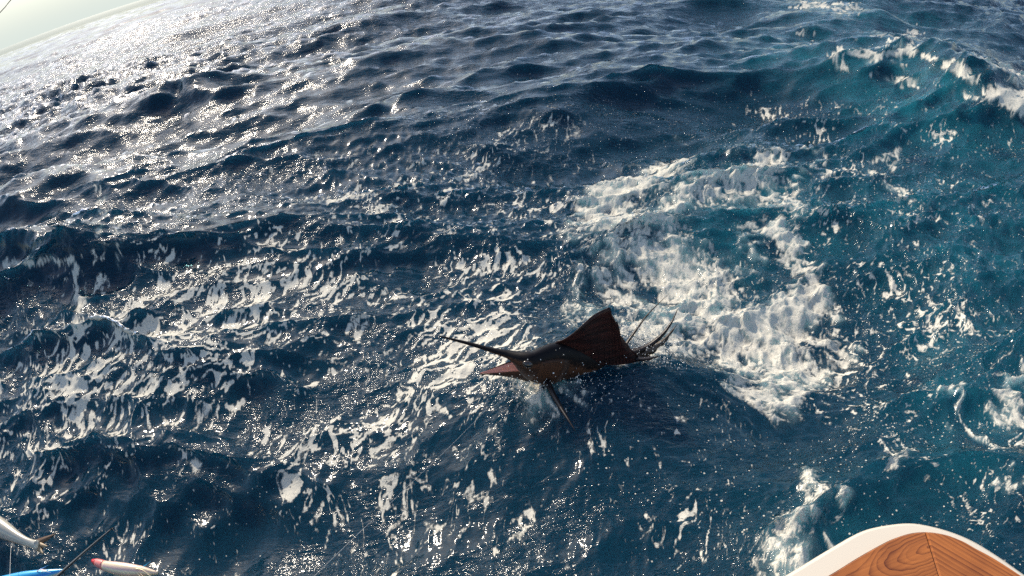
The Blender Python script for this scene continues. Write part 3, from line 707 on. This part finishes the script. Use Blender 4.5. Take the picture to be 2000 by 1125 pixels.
# the sail
def fin_mat(name, col, streak, rough=.4):
    m, n, l, p = material(name)
    t = n.new('ShaderNodeTexNoise'); t.inputs['Scale'].default_value = 22; t.inputs['Detail'].default_value = 5
    tc = n.new('ShaderNodeTexCoord'); mp = n.new('ShaderNodeMapping'); mp.inputs['Scale'].default_value = (.35, .6, 2.2); mp.inputs['Rotation'].default_value = (0, .12, 0); l.new(tc.outputs['Object'], mp.inputs[0]); l.new(mp.outputs[0], t.inputs['Vector'])
    c = n.new('ShaderNodeValToRGB'); c.color_ramp.elements[0].position = .42; c.color_ramp.elements[1].position = .72; c.color_ramp.elements[0].color = (*col, 1); c.color_ramp.elements[1].color = (*streak, 1)
    l.new(t.outputs[0], c.inputs[0]); l.new(c.outputs[0], p.inputs['Base Color']); p.inputs['Roughness'].default_value = rough; p.inputs['Specular IOR Level'].default_value = .3
    b = n.new('ShaderNodeBump'); b.inputs['Distance'].default_value = .003; b.inputs['Strength'].default_value = .5; l.new(t.outputs[0], b.inputs['Height']); l.new(b.outputs[0], p.inputs['Normal'])
    return m
sail_m = fin_mat('sail_membrane', (.015, .0055, .005), (.050, .014, .011)); ray_m = simple('fin_ray', (.008, .0035, .0035), .6, spec=.15)
B0, B1 = at(1066, 684, .205), at(1254, 703, .0)
pn = (B1 - B0).cross(Vector((0, .10, 1))).normalized()
def on_sail(px, py):
    d = ray(px, py); return EYE + d * ((B0 - EYE).dot(pn) / d.dot(pn))
front = [(1062, 681), (1084, 670), (1100, 661), (1128, 637), (1156, 617), (1188, 599)]
rear = [(1191, 600.5), (1195, 613), (1205, 628), (1212, 651), (1226, 671), (1238, 686), (1254, 701)]
o1_ = catmull([tuple(on_sail(*q)) for q in front], 44); o2_ = catmull([tuple(on_sail(*q)) for q in rear], 40)
outl = np.vstack([o1_, o2_]); NO = len(outl)
us = np.concatenate([np.linspace(0, .60, 44), np.linspace(.605, 1, 40)])
base_px = catmull([(1062, 686), (1110, 702), (1170, 712), (1215, 712), (1256, 704)], 200)
NVv = 14; v = []; sail_grid = []
for i in range(NO):
    b = on_sail(*base_px[int(us[i] * 199)]); o = Vector(outl[i])
    if i > 44 and i < NO - 2:       # ragged trailing edge: membrane hollowed between the rays
        o = o + (b - o).normalized() * (.010 * abs(math.sin(i * .62)) + .007 * random.random())
    col_ = []
    for j in range(NVv):
        t = j / (NVv - 1); p = b.lerp(o, t)
        p = p + pn * (.012 * math.sin(us[i] * 17 + t * 2.2) * t * min(1, i / 12) + .05 * t * t * us[i] * (1 - us[i]))
        col_.append(p)
    sail_grid.append(col_)
vf = [p + pn * .0016 for c in sail_grid for p in c] + [p - pn * .0016 for c in sail_grid for p in c]; mm = NO * NVv; f = []
for i in range(NO - 1):
    for j in range(NVv - 1):
        q = (i * NVv + j, i * NVv + j + 1, (i + 1) * NVv + j + 1, (i + 1) * NVv + j); f.append(q); f.append(tuple(mm + z for z in q[::-1]))
e = [i * NVv + NVv - 1 for i in range(NO)]
for k in range(NO - 1): f.append((e[k], e[k + 1], mm + e[k + 1], mm + e[k]))
sail = mesh_obj('dorsal_fin', vf, f, sail_m, fish)
for i in range(4, NO - 2, 4):
    vv, ff = tube_mesh(sail_grid[i], [.0030 * (1 - .6 * j / (NVv - 1)) for j in range(NVv)], 5); mesh_obj('fin_ray', vv, ff, ray_m, sail)
# pectoral fin reaching towards the boat, tail blades
fin_m = fin_mat('fin_skin', (.010, .008, .009), (.03, .022, .02), .3); pale_fin = fin_mat('fin_streaked', (.03, .022, .016), (.16, .13, .10), .3)
PW = .00277
def fin(name, pts, wid, mat, tilt=(0, -.5, .85), **kw):
    v, f = blade_mesh([at(*q) for q in pts], [w * PW for w in wid], Vector(tilt).normalized(), **kw); return mesh_obj(name, v, f, mat, fish)
fin('pectoral_fin', [(1068, 742, .085), (1078, 766, .075), (1094, 794, .065), (1109, 818, .06), (1124, 842, .05)], [13, 11, 8.5, 5, 1], fin_m, thick=.008)
tail = fin('tail_fin', [(1226, 692, .02), (1262, 678, .05), (1290, 657, .09), (1310, 632, .13), (1324, 603, .17)], [17, 12, 9, 5, 1], fin_m, thick=.008)
fin('tail_fin', [(1232, 694, .01), (1268, 685, .035), (1298, 664, .07), (1322, 634, .11)], [24, 17, 9, 1], pale_fin, thick=.006, edge=.7)['label'] = 'pale streaked edge of the tail'
fin('tail_fin', [(1220, 676, .03), (1244, 642, .08), (1268, 611, .12), (1304, 576, .16)], [7, 5, 3, .6], pale_fin, thick=.005)
fin('finlet', [(1240, 700, .02), (1262, 701, .03), (1288, 696, .045)], [10, 9, 1], fin_m, thick=.006, edge=.6)

# fishing line from the jaw to the boat
def cable(name, pts, rad, mat, n=40, sag=0):
    P = catmull([tuple(p) for p in pts], n) if len(pts) > 2 else np.array([np.array(pts[0]) * (1 - t) + np.array(pts[1]) * t for t in np.linspace(0, 1, n)])
    if sag: P[:, 2] -= sag * 4 * np.linspace(0, 1, n) * (1 - np.linspace(0, 1, n))
    rr_ = rad if not isinstance(rad, tuple) else list(np.linspace(rad[0], rad[1], n))
    v, f = tube_mesh(P, rr_, 6); return mesh_obj(name, v, f, mat, origin=tuple(P[0]))
m_line = simple('nylon_line', (.55, .56, .55), .3); m_dark = simple('black_graphite', (.008, .008, .009), .3, coat=.4); m_wire = simple('rigger_cord', (.22, .13, .11), .6)
tag(cable('fishing_line', [at(1003, 742, .075), at(905, 846, .33), at(813, 934, .50), at(650, 1090, .9), at(560, 1180, 1.15)], .0004, m_line), 'thin pale fishing line running from the sailfish jaw towards the boat', 'fishing line')
tag(cable('rigger_line', [at_d(-80, 112, 5.2), at_d(0, 24.5, 5), at_d(22, -1, 5), at_d(110, -98, 4.9)], .0032, m_wire), 'thin brown outrigger line crossing the sky at the top left', 'rigging line')
# rod tip over the water at the lower left
rod = empty('fishing_rod', at(84, 1150, .75)); tag(rod, 'slim black fishing rod tip slanting over the water between two lures', 'fishing rod')
rp = [at(60, 1171, .80), at(112, 1125, .72), at(165, 1078, .64), at(220, 1031, .56)]
P = catmull([tuple(p) for p in rp], 24); v, f = tube_mesh(P, list(np.linspace(.0070, .0032, 24)), 8); mesh_obj('blank', v, f, m_dark, rod)
def torus(name, C, nrm, R, r, mat, parent):
    a = nrm.orthogonal().normalized(); b = nrm.cross(a); n1, n2 = 12, 6; v = []; f = []
    for i in range(n1):
        d = a * math.cos(2 * math.pi * i / n1) + b * math.sin(2 * math.pi * i / n1)
        for k in range(n2): v.append(C + d * (R + r * math.cos(2 * math.pi * k / n2)) + nrm * (r * math.sin(2 * math.pi * k / n2)))
    for i in range(n1):
        for k in range(n2): f.append((i * n2 + k, i * n2 + (k + 1) % n2, (i + 1) % n1 * n2 + (k + 1) % n2, (i + 1) % n1 * n2 + k))
    return mesh_obj(name, v, f, mat, parent)
dd = (Vector(P[-1]) - Vector(P[-2])).normalized(); torus('tip_guide', Vector(P[-1]) + Vector((0, 0, -.006)), dd, .005, .0012, m_dark, rod)
dd = (Vector(P[9]) - Vector(P[8])).normalized(); torus('line_guide', Vector(P[9]) + Vector((0, 0, -.009)), dd, .006, .0012, m_dark, rod)

# ------------------------------------------------------------------ bait fish at the left edge
bait = empty('bait_fish', at(0, 1030, .06)); tag(bait, 'silvery bait fish with forked tail lying at the surface at the left edge', 'fish')
m, n, l, p = material('bait_skin'); a = n.new('ShaderNodeAttribute'); a.attribute_name = 'flank'; g = n.new('ShaderNodeValToRGB'); e = g.color_ramp.elements
e[0].position = 0; e[0].color = (.20, .15, .10, 1); e[1].position = 1; e[1].color = (.50, .46, .37, 1); q = e.new(.42); q.color = (.26, .20, .13, 1); q = e.new(.62); q.color = (.62, .58, .48, 1); q = e.new(.84); q.color = (.55, .51, .42, 1)
t = n.new('ShaderNodeTexNoise'); t.inputs['Scale'].default_value = 60; t.inputs['Detail'].default_value = 4; ad = n.new('ShaderNodeMath'); ad.operation = 'MULTIPLY_ADD'; ad.inputs[1].default_value = .2; l.new(t.outputs[0], ad.inputs[0]); l.new(a.outputs['Fac'], ad.inputs[2]); l.new(ad.outputs[0], g.inputs[0]); l.new(g.outputs[0], p.inputs['Base Color'])
p.inputs['Roughness'].default_value = .3; p.inputs['Metallic'].default_value = .25
bait_skin = m
BS = [(-150, 972, 2), (-135, 977, 9), (-100, 986, 17), (-60, 1000, 21), (-20, 1020, 19), (10, 1036, 15), (35, 1050, 9.5), (52, 1058, 7), (66, 1063, 6.5), (76, 1066, 8)]
bsec = catmull([(*at(x, y, .075), h * .0046, h * .0034) for x, y, h in BS], 36)
rg2, ax2 = rings([(Vector(q[:3]), q[3], q[3], q[4]) for q in bsec], 18); v, f = loft_mesh(rg2); bb_ = mesh_obj('body', v, f, bait_skin, bait)
q = bb_.data.attributes.new('flank', 'FLOAT', 'POINT'); q.data.foreach_set('value', [.5 + .5 * math.sin(2 * math.pi * k / 18) for i in range(36) for k in range(18)])
m_bt = fin_mat('bait_fin', (.28, .19, .10), (.45, .36, .24), .4); m_bt2 = fin_mat('bait_fin_dark', (.10, .06, .035), (.24, .16, .10), .4)
def bfin(name, pts, wid, mat):
    v, f = blade_mesh([at(*q) for q in pts], [w * .003 for w in wid], Vector((0, -.6, .8)).normalized(), thick=.006, edge=.3); return mesh_obj(name, v, f, mat, bait)
bfin('tail_fin', [(68, 1061, .08), (86, 1054, .09), (110, 1042, .10)], [11, 10, 1], m_bt2); bfin('tail_fin', [(66, 1064, .075), (76, 1072, .07), (84, 1081, .07)], [12, 11, 3], m_bt)
bfin('tail_fin', [(68, 1063, .078), (80, 1065, .078), (93, 1067, .08)], [12, 10, 2], m_bt)
C, sd_, up = ax2[4]; be = ball('eye', C + sd_ * (bsec[4][4] * .9) + up * .012, (ax2[5][0] - ax2[3][0]).normalized(), up, sd_, .012, .012, .006, m_eye, bait)
ball('pupil', C + sd_ * (bsec[4][4] * .9 + .003) + up * .012, (ax2[5][0] - ax2[3][0]).normalized(), up, sd_, .006, .006, .005, m_pup, be)
tag(cable('bait_line', [at(22, 1058, .05), at(20, 1100, .3), at(19, 1150, .55)], .0012, m_line), 'short pale line hanging straight down beside the bait fish tail', 'fishing line')

# ------------------------------------------------------------------ lures
def foil(name, stops):
    m, n, l, p = material(name); a = n.new('ShaderNodeAttribute'); a.attribute_name = 'along'
    t = n.new('ShaderNodeTexNoise'); t.inputs['Scale'].default_value = 26; t.inputs['Detail'].default_value = 3; t.inputs['Distortion'].default_value = .8
    ad = n.new('ShaderNodeMath'); ad.operation = 'MULTIPLY_ADD'; ad.inputs[1].default_value = .22; l.new(t.outputs[0], ad.inputs[0]); sb = n.new('ShaderNodeMath'); sb.operation = 'SUBTRACT'; sb.inputs[1].default_value = .11; l.new(a.outputs['Fac'], sb.inputs[0]); l.new(sb.outputs[0], ad.inputs[2])
    g = n.new('ShaderNodeValToRGB'); e = g.color_ramp.elements; e[0].position = stops[0][0]; e[0].color = (*stops[0][1], 1); e[1].position = stops[-1][0]; e[1].color = (*stops[-1][1], 1)
    for po, c in stops[1:-1]: q = e.new(po); q.color = (*c, 1)
    l.new(ad.outputs[0], g.inputs[0]); l.new(g.outputs[0], p.inputs['Base Color']); p.inputs['Roughness'].default_value = .25; p.inputs['Metallic'].default_value = .1; p.inputs['Coat Weight'].default_value = .25
    return m
foil_body = foil('foil_skirt', [(0, (.02, .35, .70)), (.14, (.04, .66, .58)), (.3, (.72, .76, .25)), (.42, (.85, .70, .40)), (.56, (.86, .50, .40)), (.66, (.88, .76, .50)), (.8, (.86, .74, .48)), (.9, (.80, .50, .46)), (1, (.86, .72, .46))]) if True else foil('', [(0, (.05, .40, .62)), (.14, (.10, .62, .60)), (.26, (.75, .70, .45)), (.42, (.80, .76, .66)), (.58, (.78, .55, .50)), (.74, (.74, .68, .56)), (.88, (.35, .65, .70)), (1, (.70, .66, .60))])
foil_blue = foil('foil_blue', [(0, (.80, .76, .66)), (.3, (.78, .62, .62)), (.5, (.75, .74, .68)), (.66, (.20, .62, .72)), (.82, (.03, .22, .70)), (1, (.05, .45, .75))])
m_red = simple('lure_head_red', (.80, .035, .05), .25, coat=.5); m_pinkh = simple('lure_throat_pink', (.82, .24, .20), .3, coat=.4)
def lure(name, pts, hw, label, head_mat, mat, nstr=5, seed=1):
    r_ = random.Random(seed); L0 = empty(name, at(*pts[0])); tag(L0, label, 'lure', 'lures trailed at the lower left')
    P = catmull([(*at(*q), h) for q, h in zip(pts, hw)], 30)
    S = [(Vector(q[:3]), q[3] * .0036, q[3] * .0036, q[3] * .0032) for q in P]
    rg, ax = rings(S, 14, Vector((.3, -1, 0))); n_h = 9
    v, f = loft_mesh(rg[:5]); mesh_obj('head', v, f, head_mat, L0)
    v, f = loft_mesh(rg[4:n_h + 1]); mesh_obj('throat', v, f, m_pinkh, L0)
    v, f = loft_mesh(rg[n_h:]); o = mesh_obj('skirt', v, f, mat, L0)
    q = o.data.attributes.new('along', 'FLOAT', 'POINT'); q.data.foreach_set('value', [.5 + .5 * math.sin(2 * math.pi * k / 14) for i in range(30 - n_h) for k in range(14)])
    td = (Vector(P[-1][:3]) - Vector(P[-4][:3])).normalized()
    for k in range(nstr):
        C, sd_, up = ax[20]; w = S[20][3]; st = C + sd_ * (w * r_.uniform(-.7, .7)) + up * (w * r_.uniform(-.5, .7)); ln = .07 + .08 * r_.random()
        pts_ = [st, st + td * ln * .5 + up * r_.uniform(-.006, .02), st + td * ln + up * r_.uniform(-.02, .05) + sd_ * r_.uniform(-.04, .04)]
        v, f = blade_mesh(pts_, [.009, .007, .001], up, thick=.002, n=8); o = mesh_obj('strand', v, f, mat, L0); q = o.data.attributes.new('along', 'FLOAT', 'POINT'); c0 = r_.random(); q.data.foreach_set('value', [c0] * len(v))
    C, sd_, up = ax[2]; e = ball('eye', C + sd_ * S[2][3] * .95, (ax[3][0] - ax[1][0]).normalized(), up, sd_, .006, .006, .003, m_pup, L0)
    return L0
lure('squid_lure', [(181, 1095.5, .05), (192, 1100, .05), (208, 1106, .05), (232, 1111, .048), (256, 1114, .045), (282, 1116, .04), (308, 1119, .035)], [3, 7, 8.5, 10.5, 10, 7, 2], 'cream iridescent lure with a red head, floating at the bottom left', m_red, foil_body, 6, 3)
lure('squid_lure', [(-40, 1146, .06), (-20, 1143, .06), (10, 1138, .06), (50, 1131, .06), (90, 1122, .055), (128, 1113, .05)], [4, 9, 11, 12, 8, 1.5], 'blue edged iridescent lure lying along the bottom edge below the bait fish', m_pinkh, foil_blue, 4, 5)

# ------------------------------------------------------------------ flying drops over the churned water
wts = np.clip(ch, 0, 1.2) ** 1.3 * (cx_ > 1080) * (cx_ < 2060) * (cy_ < 720) + .35 * blobs([(1150, 260, 330, 60, 0, 1.0), (1280, 620, 120, 80, 0, 1.6), (1400, 280, 120, 40, 0, .8), (1960, 180, 70, 50, 0, 1.2)]) + .12 * speck[act] + .9 * np.exp(-(((cx_ - 1090) / 90) ** 2 + ((cy_ - 755) / 30) ** 2))
wts = wts * (SP[act] ** 2); wts[(CX2[act] < -20) | (CX2[act] > 2030) | (CY2[act] < 0) | (CY2[act] > 1140)] = 0
pick = rng.choice(len(act), 9000, p=wts / wts.sum()); V = []; Fc = []
nf = len(pick); w2 = np.maximum.reduce([np.exp(-(((cx_ - x) / rx) ** 2 + ((cy_ - y) / ry) ** 2)) * q for x, y, rx, ry, q in ((1050, 765, 50, 26, 1), (1130, 762, 60, 16, .5), (1262, 690, 50, 20, 1), (1250, 640, 45, 35, 1.2), (985, 742, 40, 10, .5))]) * SP[act] ** 2
pick = np.concatenate([pick, rng.choice(len(act), 1800, p=w2 / w2.sum())])
octa = np.array([(1, 0, 0), (0, 1, 0), (-1, 0, 0), (0, -1, 0), (0, 0, 1), (0, 0, -1)], float); of = [(0, 1, 4), (1, 2, 4), (2, 3, 4), (3, 0, 4), (1, 0, 5), (2, 1, 5), (3, 2, 5), (0, 3, 5)]
for kq, q in enumerate(pick):
    i = act[q]; hgt = min(rng.exponential(.05), .35); r_ = .0011 + .0012 * rng.random() + (.003 * rng.random() if rng.random() < .12 else 0) + (.0016 * rng.random() if kq >= nf else 0)
    c = np.array([PX[i], PY[i], PZ[i] + hgt]) + rng.normal(0, .02, 3) * (1, 1, .3); s3 = r_ * np.array([1, 1, 1 + 1.2 * rng.random()]); b = len(V)
    V += [tuple(c + octa[k] * s3) for k in range(6)]; Fc += [tuple(b + z for z in t) for t in of]
me2 = bpy.data.meshes.new('spray'); me2.from_pydata(V, [], Fc); me2.polygons.foreach_set('use_smooth', [True] * len(Fc))
me2.materials.append(simple('water_drops', (.72, .72, .68), .15, coat=.3)); sp_ = bpy.data.objects.new('spray', me2); COL.objects.link(sp_)
tag(sp_, 'fine white spray drops flying over the churned water', 'spray', kind='stuff')
